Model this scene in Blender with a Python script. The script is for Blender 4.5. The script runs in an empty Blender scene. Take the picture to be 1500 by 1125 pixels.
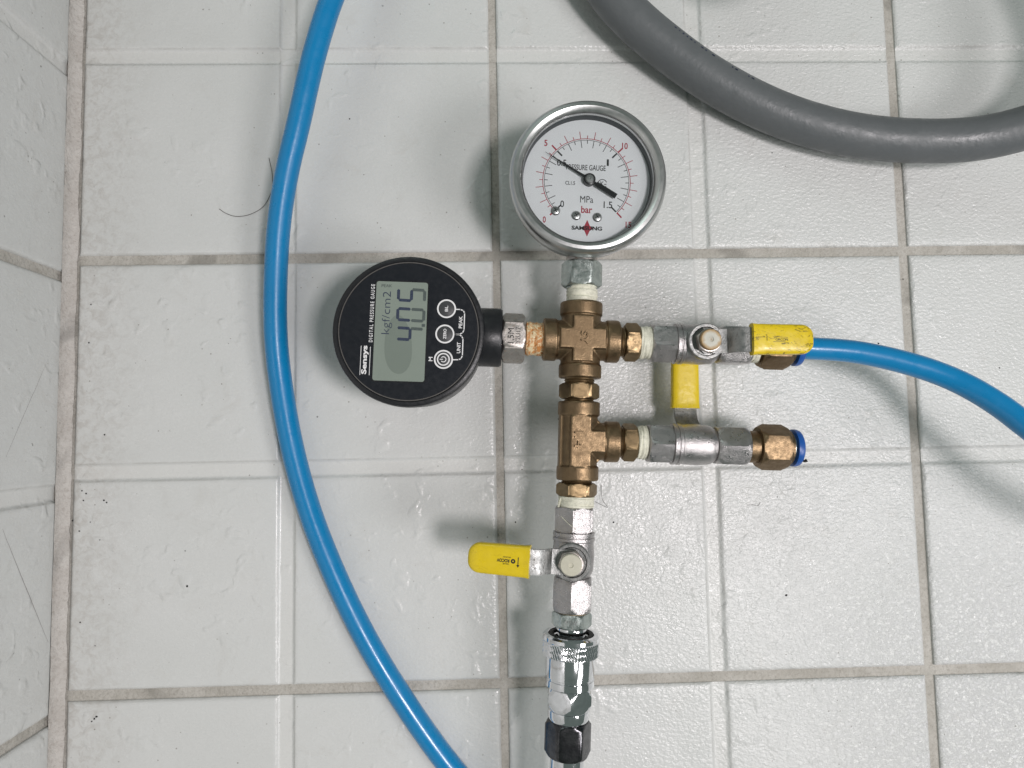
import bpy, math, random
from mathutils import Vector, Matrix, noise as mnoise
random.seed(7)
MM = 0.001
R = math.radians
scene = bpy.context.scene
col = scene.collection

# ------------------------------------------------------------------ camera
CAM_LOC = Vector((0.19718, -0.08577, 0.32258))
CAM_ROT = (0.0740176, -0.0280218, -0.0197446)
cam_data = bpy.data.cameras.new('camera')
cam_data.lens = 24.0; cam_data.sensor_width = 36.0
cam_data.clip_start = 0.005; cam_data.clip_end = 50
cam = bpy.data.objects.new('camera', cam_data); col.objects.link(cam)
cam.location = CAM_LOC; cam.rotation_euler = CAM_ROT
scene.camera = cam
scene.render.resolution_x, scene.render.resolution_y = 1024, 768

# ------------------------------------------------------------------ light
world = bpy.data.worlds.new('World'); scene.world = world; world.use_nodes = True
bg = world.node_tree.nodes['Background']
bg.inputs['Color'].default_value = (0.82, 1.0, 0.92, 1); bg.inputs['Strength'].default_value = 0.15

def area(name, target, direction, dist, sx, sy, watt, color):
    d = bpy.data.lights.new(name, 'AREA'); d.shape = 'RECTANGLE'; d.size = sx; d.size_y = sy
    d.energy = watt; d.color = color
    o = bpy.data.objects.new(name, d); col.objects.link(o)
    v = Vector(direction).normalized()
    o.location = Vector(target) + v * dist
    o.rotation_euler = v.to_track_quat('Z', 'Y').to_euler()
    return o
area('ceiling_lamp', (0.25, -0.07, 0), (0.342, -0.152, 1), 1.25, 0.19, 0.19, 8.2, (1.0, 0.935, 0.95))
area('window_light', (0.40, -0.19, 0), (0.70, -0.37, 1.0), 1.3, 0.48, 0.36, 7.2, (1.0, 0.965, 0.975))
area('added_fill_light', (0.2, 0.0, 0), (-0.45, 0.95, 0.72), 1.6, 1.0, 0.7, 4.6, (0.86, 1.0, 0.95))  # soft greenish fill added from the upper left, not a known source

scene.view_settings.view_transform = 'Standard'
scene.view_settings.look = 'None'
scene.view_settings.gamma = 1.0
scene.view_settings.use_curve_mapping = False
scene.view_settings.exposure = 0.0

# ------------------------------------------------------------------ pixel -> place (distance from the height above the floor)
_rot = Matrix.Rotation(CAM_ROT[2], 3, 'Z') @ Matrix.Rotation(CAM_ROT[1], 3, 'Y') @ Matrix.Rotation(CAM_ROT[0], 3, 'X')
def at(px, py, z_mm):
    d = _rot @ Vector((px - 750, -(py - 562.5), -1000.0))
    s = (z_mm * MM - CAM_LOC.z) / d.z
    return CAM_LOC + d * s

# ------------------------------------------------------------------ materials
def new_mat(name):
    m = bpy.data.materials.new(name); m.use_nodes = True
    nt = m.node_tree
    return m, nt, nt.nodes['Principled BSDF']
class N:
    def __init__(s, nt): s.nt = nt; s.co = None
    def node(s, t, **kw):
        n = s.nt.nodes.new(t)
        for k, v in kw.items(): setattr(n, k, v)
        return n
    def link(s, a, b): s.nt.links.new(a, b)
    def coord(s, kind='Object'):
        if s.co is None: s.co = s.node('ShaderNodeTexCoord')
        return s.co.outputs[kind]
    def noise(s, scale, detail=3, rough=0.55, dist=0.0, vec=None, out='Fac'):
        n = s.node('ShaderNodeTexNoise')
        n.inputs['Scale'].default_value = scale; n.inputs['Detail'].default_value = detail
        n.inputs['Roughness'].default_value = rough; n.inputs['Distortion'].default_value = dist
        s.link(vec if vec is not None else s.coord(), n.inputs['Vector'])
        return n.outputs[out]
    def ramp(s, fac, stops):
        r = s.node('ShaderNodeValToRGB')
        e = r.color_ramp.elements
        while len(e) < len(stops): e.new(0.5)
        for i, (p, c) in enumerate(stops):
            e[i].position = p; e[i].color = c if len(c) == 4 else (*c, 1)
        s.link(fac, r.inputs['Fac']); return r.outputs['Color']
    def maprange(s, v, a, b, c, d, smooth=True):
        n = s.node('ShaderNodeMapRange')
        if smooth: n.interpolation_type = 'SMOOTHSTEP'
        for i, x in zip(('From Min', 'From Max', 'To Min', 'To Max'), (a, b, c, d)): n.inputs[i].default_value = x
        s.link(v, n.inputs['Value']); return n.outputs['Result']
    def math(s, op, a, b=None, c=None):
        n = s.node('ShaderNodeMath', operation=op)
        for i, x in enumerate((a, b, c)):
            if x is None: continue
            if isinstance(x, (int, float)): n.inputs[i].default_value = x
            else: s.link(x, n.inputs[i])
        return n.outputs[0]
    def mix(s, fac, a, b, blend='MIX'):
        n = s.node('ShaderNodeMix', data_type='RGBA', blend_type=blend)
        ins = {'f': n.inputs[0], 'a': n.inputs[6], 'b': n.inputs[7]}
        for k, x in (('f', fac), ('a', a), ('b', b)):
            if isinstance(x, (int, float)): ins[k].default_value = x
            elif isinstance(x, tuple): ins[k].default_value = x if len(x) == 4 else (*x, 1)
            else: s.link(x, ins[k])
        return n.outputs[2]
    def bump(s, height, strength, dist, normal=None):
        n = s.node('ShaderNodeBump')
        n.inputs['Strength'].default_value = strength; n.inputs['Distance'].default_value = dist
        s.link(height, n.inputs['Height'])
        if normal is not None: s.link(normal, n.inputs['Normal'])
        return n.outputs['Normal']

def plain(name, color, rough=0.5, metallic=0.0, spec=0.5, var=0.12, vscale=300, bump=0.0, bscale=900, coat=0.0):
    """paint / plastic with slight colour and gloss variation"""
    m, nt, b = new_mat(name); n = N(nt)
    f = n.noise(vscale, 4)
    c = n.mix(f, tuple(x * (1 - var) for x in color), tuple(min(1, x * (1 + var)) for x in color))
    n.link(c, b.inputs['Base Color'])
    b.inputs['Metallic'].default_value = metallic
    b.inputs['Specular IOR Level'].default_value = spec
    n.link(n.maprange(n.noise(vscale * 1.7, 3), .3, .7, max(.02, rough * .85), min(1, rough * 1.2)), b.inputs['Roughness'])
    b.inputs['Coat Weight'].default_value = coat
    if bump: n.link(n.bump(n.noise(bscale, 3), bump, 0.0003), b.inputs['Normal'])
    return m

MAT = {}
def tile_material():
    m, nt, b = new_mat('glazed_tile'); n = N(nt)
    geo = n.node('ShaderNodeNewGeometry'); pos = geo.outputs['Position']
    sep = n.node('ShaderNodeSeparateXYZ'); n.link(pos, sep.inputs[0])
    # colour: glaze clouding, faint grime
    cloud = n.noise(16, 4, .6, .4, pos)
    c = n.mix(cloud, (0.575, 0.59, 0.57), (0.66, 0.668, 0.655))
    grime = n.maprange(n.noise(55, 6, .65, .8, pos), .55, .8, 0, .35)
    c = n.mix(grime, c, (0.50, 0.485, 0.45))
    # grime gathers along the corner with the wall
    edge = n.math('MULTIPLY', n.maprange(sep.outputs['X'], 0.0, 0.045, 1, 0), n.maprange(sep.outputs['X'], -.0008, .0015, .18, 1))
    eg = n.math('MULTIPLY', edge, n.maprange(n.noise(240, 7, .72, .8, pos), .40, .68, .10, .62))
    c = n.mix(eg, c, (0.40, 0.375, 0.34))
    # dirt that settled along the rims of the moulded channels and at the tile edges
    osep = n.node('ShaderNodeSeparateXYZ'); n.link(n.coord(), osep.inputs[0])
    dl = None; gv = None
    for axn in ('X', 'Y'):
        ab = n.math('ABSOLUTE', osep.outputs[axn])
        l1 = n.maprange(n.math('ABSOLUTE', n.math('SUBTRACT', ab, .0041)), 0.0, .0007, 1, 0)
        l2 = n.maprange(ab, .0964, .0974, 0, 1)
        l = n.math('MAXIMUM', n.math('MULTIPLY', l1, .6), n.math('MULTIPLY', l2, .6))
        g_ = n.maprange(ab, .0024, .0036, 1, 0); gv = g_ if gv is None else n.math('MAXIMUM', gv, g_)
        dl = l if dl is None else n.math('MAXIMUM', dl, l)
    dl = n.math('MULTIPLY', dl, n.maprange(n.noise(60, 5, .7, .6, pos), .38, .62, .12, .62))
    c = n.mix(n.math('MULTIPLY', gv, .3), c, (0.70, 0.695, 0.665))
    c = n.mix(dl, c, (0.34, 0.33, 0.30))
    # limescale bloom towards the wet corner
    sx = n.maprange(sep.outputs['X'], 0.28, 0.42, 0, 1); sy = n.maprange(sep.outputs['Y'], -0.08, -0.21, 0, 1)
    lime = n.math('MULTIPLY', n.math('MULTIPLY', sx, sy), n.maprange(n.noise(420, 8, .72, .15, pos), .44, .62, 0, 1))
    c = n.mix(n.math('MULTIPLY', lime, .5), c, (0.80, 0.80, 0.81))
    # specks of dirt
    vo = n.node('ShaderNodeTexVoronoi'); vo.inputs['Scale'].default_value = 95; n.link(pos, vo.inputs['Vector'])
    sepc = n.node('ShaderNodeSeparateXYZ'); n.link(vo.outputs['Color'], sepc.inputs[0])
    rad = n.maprange(sepc.outputs['X'], .62, 1.0, 0.012, 0.085, False)
    wob = n.math('MULTIPLY', n.noise(1500, 2, .5, 0, pos), 0.05)
    sp = n.math('LESS_THAN', n.math('ADD', vo.outputs['Distance'], wob), rad)
    dens = n.maprange(n.noise(22, 3, .6, 0, pos), .40, .56, 0, .85)
    c = n.mix(n.math('MULTIPLY', sp, dens), c, (0.09, 0.08, 0.07))
    vo2 = n.node('ShaderNodeTexVoronoi'); vo2.inputs['Scale'].default_value = 420; n.link(pos, vo2.inputs['Vector'])
    sc2 = n.node('ShaderNodeSeparateXYZ'); n.link(vo2.outputs['Color'], sc2.inputs[0])
    rad2 = n.maprange(sc2.outputs['Y'], .78, 1.0, 0.02, 0.17, False)
    sp2 = n.math('LESS_THAN', vo2.outputs['Distance'], rad2)
    dens2 = n.maprange(n.noise(38, 4, .65, 0, pos), .44, .56, 0, .75)
    c = n.mix(n.math('MULTIPLY', sp2, dens2), c, (0.25, 0.235, 0.21))
    n.link(c, b.inputs['Base Color'])
    ro = n.maprange(n.noise(90, 5, .6, .3, pos), .3, .7, .22, .36)
    ro = n.math('ADD', ro, n.math('MULTIPLY', lime, .22))
    n.link(ro, b.inputs['Roughness'])
    b.inputs['Specular IOR Level'].default_value = 0.42
    # relief: orange peel, stronger towards +x, flattened lumps and drips of glaze
    peel_amt = n.maprange(sep.outputs['X'], 0.10, 0.40, 0.16, 0.8)
    pmap = n.node('ShaderNodeMapping'); pmap.inputs['Scale'].default_value = (1, 1.35, 1); n.link(pos, pmap.inputs['Vector'])
    peel = n.noise(560, 2, .5, .35, pmap.outputs[0])
    peel2 = n.noise(900, 2, .5, .2, pos)
    h = n.math('MULTIPLY', n.math('ADD', peel, n.math('MULTIPLY', peel2, .22)), peel_amt)
    lumps = n.maprange(n.noise(120, 1.5, .5, .4, pos), .54, .74, 0, 1)
    lmask = n.maprange(n.noise(17, 2, .5, 0, pos), .44, .58, 0, 1)
    h = n.math('ADD', h, n.math('MULTIPLY', n.math('MULTIPLY', lumps, lmask), .5))
    h = n.math('ADD', h, n.math('MULTIPLY', lime, .22))
    h = n.math('ADD', h, n.math('MULTIPLY', n.noise(28, 2, .5, 0, pos), 1.0))
    n.link(n.bump(h, 0.9, 0.0008), b.inputs['Normal'])
    return m
def grout_material(name, c0, c1, c2):
    m, nt, b = new_mat(name); n = N(nt)
    geo = n.node('ShaderNodeNewGeometry'); pos = geo.outputs['Position']
    c = n.mix(n.maprange(n.noise(45, 5, .7, .5, pos), .35, .65, 0, 1), c0, c1)
    c = n.mix(n.maprange(n.noise(600, 4, .7, 0, pos), .45, .75, 0, .6), c, c2)
    dark = n.maprange(n.noise(26, 3, .6, .7, pos), .55, .7, 0, .65)
    c = n.mix(dark, c, tuple(x * .55 for x in c1))
    n.link(c, b.inputs['Base Color']); b.inputs['Roughness'].default_value = .9
    b.inputs['Specular IOR Level'].default_value = .2
    h = n.math('ADD', n.noise(700, 5, .7, 0, pos), n.math('MULTIPLY', n.noise(150, 3, .6, .5, pos), .8))
    n.link(n.bump(h, 1.0, 0.0007), b.inputs['Normal'])
    return m
def metal(name, c_hi, c_lo, rough, grain=0.35, gscale=1500, stain=None, stain_amt=.5, big=0.0):
    m, nt, b = new_mat(name); n = N(nt)
    f = n.maprange(n.noise(220, 5, .62, .5), .35, .68, 0, 1)
    c = n.mix(f, c_hi, c_lo)
    if stain is not None:
        s1 = n.maprange(n.noise(800, 5, .66, .4), .54, .68, 0, stain_amt)
        c = n.mix(s1, c, stain)
        met = n.math('SUBTRACT', 1.0, n.math('MULTIPLY', s1, .55)); n.link(met, b.inputs['Metallic'])
        n.link(n.math('ADD', n.maprange(n.noise(480, 4), .3, .7, rough * .8, rough * 1.25), n.math('MULTIPLY', s1, .3)), b.inputs['Roughness'])
    else:
        b.inputs['Metallic'].default_value = 1.0
        n.link(n.maprange(n.noise(480, 4), .3, .7, rough * .92, rough * 1.1), b.inputs['Roughness'])
    n.link(c, b.inputs['Base Color'])
    h = n.noise(gscale, 3, .6)
    if big: h = n.math('ADD', h, n.math('MULTIPLY', n.noise(260, 3, .5), big))
    n.link(n.bump(h, grain, 0.00022), b.inputs['Normal'])
    return m

MAT['tile'] = tile_material()
MAT['grout'] = grout_material('grey_grout', (.54, .52, .475), (.44, .42, .375), (.28, .26, .225))
MAT['caulk'] = grout_material('corner_grout', (.60, .575, .54), (.52, .49, .455), (.34, .305, .27))
MAT['brass'] = metal('brass_cast', (.24, .170, .100), (.205, .143, .084), .45, .35, 1900, (.12, .086, .055), .22)
MAT['brass_bright'] = metal('brass_turned', (.265, .192, .108), (.22, .157, .087), .42, .15, 2200, (.13, .09, .055), .25)
MAT['nickel'] = metal('nickel_cast', (.50, .48, .475), (.43, .415, .415), .33, .8, 2400, (.2, .19, .185), .2)
MAT['steel'] = metal('stamped_steel', (.40, .40, .39), (.25, .26, .255), .46, .5, 1200, (.12, .11, .10), .6)
MAT['steel_nut'] = metal('hex_steel', (.58, .545, .51), (.44, .41, .385), .42, .3, 1600, (.30, .18, .10), .5)
MAT['plated'] = metal('zinc_plated', (.55, .60, .575), (.40, .45, .43), .34, .3, 1600, (.20, .185, .16), .5)
MAT['plated_green'] = metal('green_tinged_plate', (.34, .47, .40), (.25, .35, .30), .42, .3, 1600, (.15, .13, .11), .5)
MAT['chrome'] = metal('chrome', (.82, .83, .85), (.70, .71, .73), .09, .06, 900)
MAT['bezel'] = metal('polished_steel_bezel', (.58, .585, .575), (.55, .555, .55), .33, .02, 900)
MAT['case'] = metal('gauge_case', (.40, .40, .385), (.31, .315, .305), .36, .3, 700, (.22, .21, .19), .4)
MAT['black_plastic'] = plain('black_plastic', (.014, .015, .017), .36, spec=.4, var=.08, bump=.12, bscale=1200)
MAT['black_face'] = plain('black_face', (.012, .014, .018), .34, spec=.3, var=.05)
MAT['black_nut'] = metal('blackened_nut', (.10, .10, .105), (.06, .06, .065), .25, .2, 1200)
MAT['worn_edge'] = plain('worn_edge', (.085, .08, .075), .6, var=.4, vscale=900)
MAT['lcd_rim'] = plain('lcd_rim', (.012, .012, .014), .3)
MAT['lcd'] = plain('lcd_glass', (.235, .275, .238), .22, var=.06, vscale=60)
MAT['lcd_bleed'] = plain('lcd_bleed', (.185, .22, .19), .22, var=.05, vscale=60)
MAT['lcd_dark'] = plain('lcd_segment', (.040, .052, .085), .3)
MAT['lcd_faint'] = plain('lcd_segment_faint', (.085, .105, .10), .3)
MAT['white_print'] = plain('white_print', (.78, .78, .78), .5)
MAT['button'] = plain('button_rubber', (.045, .047, .05), .5)
MAT['dial'] = plain('dial_white', (.88, .90, .91), .45, var=.02)
MAT['black_print'] = plain('black_print', (.015, .015, .018), .45)
MAT['red_print'] = plain('red_print', (.42, .035, .06), .5)
MAT['needle'] = plain('needle_black', (.012, .012, .014), .32)
MAT['dark_ring'] = plain('dark_inner_ring', (.05, .055, .06), .4)
MAT['cap'] = plain('cream_cap', (.56, .54, .44), .5, var=.15, vscale=500)
MAT['blue_collet'] = plain('blue_collet', (.012, .085, .34), .35)
MAT['rubber'] = plain('dark_gap', (.02, .02, .02), .7)
MAT['hair'] = plain('hair', (.05, .042, .035), .5)
MAT['thread'] = plain('thread', (.26, .25, .24), .7)
MAT['print_blue'] = plain('hose_print', (.016, .024, .06), .6)

def cap_rust():
    m, nt, b = new_mat('cap_with_rust'); n = N(nt)
    sep = n.node('ShaderNodeSeparateXYZ'); n.link(n.coord(), sep.inputs[0])
    r = n.math('SQRT', n.math('ADD', n.math('POWER', sep.outputs['X'], 2), n.math('POWER', sep.outputs['Y'], 2)))
    r = n.math('ADD', r, n.math('MULTIPLY', n.math('SUBTRACT', n.noise(450, 4, .6, .5), .5), .0022))
    c = n.ramp(n.math('MULTIPLY', r, 1 / .0048), [(0, (.36, .30, .22)), (.16, (.50, .49, .42)), (.55, (.56, .55, .48)), (.78, (.42, .29, .14)), (1, (.22, .12, .05))])
    n.link(c, b.inputs['Base Color']); b.inputs['Roughness'].default_value = .5
    n.link(n.bump(n.noise(900, 3), .3, .0003), b.inputs['Normal'])
    return m
MAT['cap_rust'] = cap_rust()

def tape_material(name, base, stain, amt):
    m, nt, b = new_mat(name); n = N(nt)
    c = n.mix(n.maprange(n.noise(700, 4, .6), .4, .7, 0, 1), base, tuple(x * .80 for x in base))
    s = n.maprange(n.noise(260, 6, .7, 2.2), .60 - amt * .22, .74 - amt * .18, 0, 1)
    c = n.mix(n.math('MULTIPLY', s, amt), c, stain)
    s2 = n.maprange(n.noise(420, 5, .7, 1.2), .58, .68, 0, amt * .9)
    c = n.mix(s2, c, tuple(x * .35 for x in stain))
    n.link(c, b.inputs['Base Color']); b.inputs['Roughness'].default_value = .48
    n.link(n.bump(n.noise(800, 4, .6, 1), .5, .0004), b.inputs['Normal'])
    return m
MAT['tape'] = tape_material('thread_tape', (.74, .73, .60), (.40, .36, .22), .22)
MAT['tape_rust'] = tape_material('rusty_tape', (.76, .66, .42), (.50, .19, .04), .95)
MAT['tape_brown'] = tape_material('brown_tape', (.55, .48, .34), (.22, .14, .06), .8)

def vinyl(name, scuff):
    m, nt, b = new_mat(name); n = N(nt)
    c = n.mix(n.noise(180, 3), (.66, .49, .012), (.76, .57, .018))
    mp = n.node('ShaderNodeMapping'); mp.inputs['Scale'].default_value = (1, 2.6, 1); mp.inputs['Rotation'].default_value = (0, 0, .35)
    n.link(n.coord(), mp.inputs['Vector'])
    s = n.maprange(n.noise(210, 7, .72, 1.6, mp.outputs[0]), .54, .63, 0, scuff)
    c = n.mix(s, c, (.10, .075, .02))
    c = n.mix(n.maprange(n.noise(90, 4, .6, .5), .5, .75, 0, scuff * .5), c, (.44, .29, .02))
    n.link(c, b.inputs['Base Color'])
    n.link(n.maprange(n.noise(300, 3), .3, .7, .24, .42), b.inputs['Roughness'])
    n.link(n.bump(n.noise(350, 3), .25, .0004), b.inputs['Normal'])
    return m
MAT['vinyl'] = vinyl('yellow_vinyl', .12)
MAT['vinyl_scuffed'] = vinyl('yellow_vinyl_scuffed', .85)

def hose_mat(name, c0, c1, rough, bumpk, coat):
    m, nt, b = new_mat(name); n = N(nt)
    c = n.mix(n.noise(40, 4), c0, c1)
    d = n.maprange(n.noise(160, 6, .7, .6), .62, .76, 0, .25)
    c = n.mix(d, c, tuple(min(1, x * 1.5 + .04) for x in c0))
    n.link(c, b.inputs['Base Color'])
    n.link(n.maprange(n.noise(150, 4), .3, .7, rough * .8, rough * 1.25), b.inputs['Roughness'])
    b.inputs['Coat Weight'].default_value = coat; b.inputs['Coat Roughness'].default_value = .12
    h = n.math('ADD', n.noise(420, 3), n.math('MULTIPLY', n.noise(60, 2), .6))
    n.link(n.bump(h, bumpk, .0004), b.inputs['Normal'])
    return m
MAT['blue_hose'] = hose_mat('blue_hose', (.003, .19, .44), (.005, .225, .49), .30, .10, .2)
MAT['grey_hose'] = hose_mat('grey_hose', (.105, .116, .120), (.126, .135, .138), .43, .5, .0)

def glass_material():
    m, nt, b = new_mat('gauge_glass'); n = N(nt)
    nt.nodes.remove(b)
    tr = n.node('ShaderNodeBsdfTransparent'); gl = n.node('ShaderNodeBsdfGlossy'); gl.inputs['Roughness'].default_value = .04
    fr = n.node('ShaderNodeFresnel'); fr.inputs['IOR'].default_value = 1.45
    mx = n.node('ShaderNodeMixShader'); n.link(fr.outputs[0], mx.inputs[0]); n.link(tr.outputs[0], mx.inputs[1]); n.link(gl.outputs[0], mx.inputs[2])
    tr.inputs['Color'].default_value = (.97, .98, .98, 1)
    n.link(mx.outputs[0], nt.nodes['Material Output'].inputs['Surface'])
    return m
MAT['glass'] = glass_material()

# ------------------------------------------------------------------ mesh building (all lengths in mm)
AX = {'X': Matrix(((0, 0, 1), (1, 0, 0), (0, 1, 0))), '-X': Matrix(((0, 0, -1), (-1, 0, 0), (0, 1, 0))),
      'Y': Matrix(((1, 0, 0), (0, 0, 1), (0, -1, 0))), '-Y': Matrix(((-1, 0, 0), (0, 0, -1), (0, -1, 0))),
      'Z': Matrix.Identity(3), '-Z': Matrix(((1, 0, 0), (0, -1, 0), (0, 0, -1)))}
class MB:
    def __init__(s): s.v = []; s.f = []
    def add(s, verts, faces, M=None):
        o = len(s.v)
        if M is None: s.v += [Vector(p) for p in verts]
        else: s.v += [M @ Vector(p) for p in verts]
        s.f += [tuple(i + o for i in f) for f in faces]
    def lathe(s, prof, axis='Z', off=(0, 0, 0), n=48, rfn=None, phase=0.0, closed=False):
        """prof: (radius, t) along the axis; rfn(angle, t, r) may reshape the radius"""
        A = AX[axis]; off = Vector(off); V = []; F = []
        rows = len(prof)
        for r, t in prof:
            for k in range(n):
                a = 2 * math.pi * k / n + phase
                rr = rfn(a - phase, t, r) if rfn else r
                V.append(A @ Vector((rr * math.cos(a), rr * math.sin(a), t)) + off)
        for i in range(rows - 1 if not closed else rows):
            j = (i + 1) % rows
            for k in range(n):
                k2 = (k + 1) % n
                F.append((i * n + k, i * n + k2, j * n + k2, j * n + k))
        if not closed:
            F.append(tuple(reversed(range(n)))); F.append(tuple((rows - 1) * n + k for k in range(n)))
        s.add(V, F)
    def hexa(s, af, t0, t1, axis='Z', off=(0, 0, 0), phase=0.0, ch0=True, ch1=True, rise=None):
        """hexagon nut: af = half width across flats; flat faces the start angle; chamfered like a turned nut"""
        corner = af / math.cos(math.pi / 6)
        def rfn(a, t, r):
            x = (a + math.pi / 6) % (math.pi / 3) - math.pi / 6
            return min(af / math.cos(x), r)
        L = t1 - t0; c = rise if rise else min(L * .22, (corner - af) * .8)
        P = []
        if ch0: P += [(af * .985, t0), (af * 1.01, t0 + c * .08), ((af + corner) / 2, t0 + c * .5), (corner + .02, t0 + c)]
        else: P += [(corner + .02, t0)]
        if ch1: P += [(corner + .02, t1 - c), ((af + corner) / 2, t1 - c * .5), (af * 1.01, t1 - c * .08), (af * .985, t1)]
        else: P += [(corner + .02, t1)]
        s.lathe(P, axis, off, 72, rfn, phase)
    def box(s, x0, x1, y0, y1, z0, z1, M=None):
        s.add([(x0, y0, z0), (x1, y0, z0), (x1, y1, z0), (x0, y1, z0), (x0, y0, z1), (x1, y0, z1), (x1, y1, z1), (x0, y1, z1)],
              [(0, 3, 2, 1), (4, 5, 6, 7), (0, 1, 5, 4), (1, 2, 6, 5), (2, 3, 7, 6), (3, 0, 4, 7)], M)
    def prism(s, pts, z0, z1):
        n = len(pts)
        s.add([(x, y, z0) for x, y in pts] + [(x, y, z1) for x, y in pts],
              [tuple(reversed(range(n))), tuple(range(n, 2 * n))] + [(i, (i + 1) % n, n + (i + 1) % n, n + i) for i in range(n)])
    def bar(s, p, q, w, z0, z1):
        p = Vector(p); q = Vector(q); d = (q - p).normalized(); o = Vector((-d.y, d.x)) * w / 2
        s.prism([tuple(p - o), tuple(q - o), tuple(q + o), tuple(p + o)], z0, z1)
    def arc(s, c, r, w, a0, a1, z0, z1, n=48):
        for i in range(n):
            t0 = a0 + (a1 - a0) * i / n; t1 = a0 + (a1 - a0) * (i + 1) / n
            s.prism([(c[0] + rr * math.cos(t), c[1] + rr * math.sin(t)) for rr, t in ((r - w / 2, t0), (r + w / 2, t0), (r + w / 2, t1), (r - w / 2, t1))], z0, z1)
    def tube(s, pts, rad, n=24):
        rings = []; up = Vector((0, 0, 1)); m = len(pts)
        for i, p in enumerate(pts):
            d = (pts[min(i + 1, m - 1)] - pts[max(i - 1, 0)]).normalized()
            a = d.cross(up)
            if a.length < 1e-6: a = Vector((1, 0, 0))
            a.normalize(); b = a.cross(d).normalized()
            r = rad(i / (m - 1)) if callable(rad) else rad
            rings += [p + (a * math.cos(2 * math.pi * k / n) + b * math.sin(2 * math.pi * k / n)) * r for k in range(n)]
        F = [(i * n + k, i * n + (k + 1) % n, (i + 1) * n + (k + 1) % n, (i + 1) * n + k) for i in range(m - 1) for k in range(n)]
        F += [tuple(reversed(range(n))), tuple((m - 1) * n + k for k in range(n))]
        s.add(rings, F)
    def mesh(s, name, smooth=True, angle=32):
        me = bpy.data.meshes.new(name)
        me.from_pydata([tuple(p * MM) for p in s.v], [], s.f)
        me.validate(); 
        import bmesh
        bm = bmesh.new(); bm.from_mesh(me); bmesh.ops.recalc_face_normals(bm, faces=bm.faces); bm.to_mesh(me); bm.free()
        if smooth:
            me.polygons.foreach_set('use_smooth', [True] * len(me.polygons)); me.set_sharp_from_angle(angle=R(angle))
        me.update(); return me
    def build(s, name, mat, parent=None, loc=(0, 0, 0), rot=(0, 0, 0), smooth=True, angle=32):
        return link(name, s.mesh(name, smooth, angle), mat, parent, loc, rot)
def link(name, me, mat, parent=None, loc=(0, 0, 0), rot=(0, 0, 0)):
    if mat is not None and not me.materials: me.materials.append(MAT[mat])
    o = bpy.data.objects.new(name, me); col.objects.link(o)
    o.location = Vector(loc) * MM; o.rotation_euler = rot
    if parent is not None: o.parent = parent
    return o
def tag(o, label=None, cat=None, group=None, kind=None):
    for k, v in (('label', label), ('category', cat), ('group', group), ('kind', kind)):
        if v: o[k] = v
    return o
def cast(mb, voxel, smooth_iter):
    """fuse overlapping shapes into one casting with soft inner corners"""
    me = mb.mesh('cast_source', False)
    o = bpy.data.objects.new('cast_source', me); col.objects.link(o)
    r = o.modifiers.new('r', 'REMESH'); r.mode = 'VOXEL'; r.voxel_size = voxel * MM; r.use_smooth_shade = True
    sm = o.modifiers.new('s', 'SMOOTH'); sm.factor = .5; sm.iterations = smooth_iter
    dg = bpy.context.evaluated_depsgraph_get(); dg.update()
    out = bpy.data.meshes.new_from_object(o.evaluated_get(dg))
    bpy.data.objects.remove(o); bpy.data.meshes.remove(me)
    out.polygons.foreach_set('use_smooth', [True] * len(out.polygons))
    return out

_glyph = {}
def glyphs(txt, extrude=0.0, bold=0.0, space=1.0):
    key = (txt, extrude, bold, space)
    if key not in _glyph:
        cu = bpy.data.curves.new('t', 'FONT'); cu.body = txt; cu.size = 1; cu.resolution_u = 4; cu.extrude = extrude; cu.offset = bold; cu.space_character = space
        o = bpy.data.objects.new('t', cu); col.objects.link(o)
        dg = bpy.context.evaluated_depsgraph_get(); dg.update()
        me = bpy.data.meshes.new_from_object(o.evaluated_get(dg))
        vs = [v.co.copy() for v in me.vertices]; fs = [tuple(p.vertices) for p in me.polygons]
        bpy.data.objects.remove(o); bpy.data.meshes.remove(me)
        x0 = min(v.x for v in vs); x1 = max(v.x for v in vs); y0 = min(v.y for v in vs); y1 = max(v.y for v in vs)
        _glyph[key] = ([Vector(((v.x - x0) / (x1 - x0) - .5, (v.y - y0) / (y1 - y0) - .5, v.z)) for v in vs], fs, (x1 - x0) / (y1 - y0))
    return _glyph[key]
def text(mb, txt, cx, cy, h, w=None, z=0.0, rot=0.0, bold=0.0, ext=0.0, M=None, space=1.0):
    """lettering of height h and width w (mm), centred at cx, cy"""
    vs, fs, asp = glyphs(txt, .05 if ext else 0.0, bold, space)
    if w is None: w = h * asp * .78
    c, s_ = math.cos(rot), math.sin(rot)
    V = []
    for v in vs:
        x, y = v.x * w, v.y * h
        p = Vector((cx + c * x - s_ * y, cy + s_ * x + c * y, z + (v.z / .05 * ext if ext else 0)))
        V.append(M @ p if M is not None else p)
    mb.add(V, fs)

def spline(P, per=14):
    out = []
    Q = [P[0] * 2 - P[1]] + P + [P[-1] * 2 - P[-2]]
    for i in range(1, len(Q) - 2):
        for k in range(per):
            t = k / per; a, b_, c, d_ = Q[i - 1], Q[i], Q[i + 1], Q[i + 2]
            out.append(.5 * ((2 * b_) + (c - a) * t + (2 * a - 5 * b_ + 4 * c - d_) * t * t + (3 * b_ - a - 3 * c + d_) * t ** 3))
    out.append(P[-1]); return out
def relax(pts, it=12):
    for _ in range(it):
        pts = [pts[0]] + [(pts[i - 1] + pts[i] * 2 + pts[i + 1]) / 4 for i in range(1, len(pts) - 1)] + [pts[-1]]
    return pts

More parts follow.
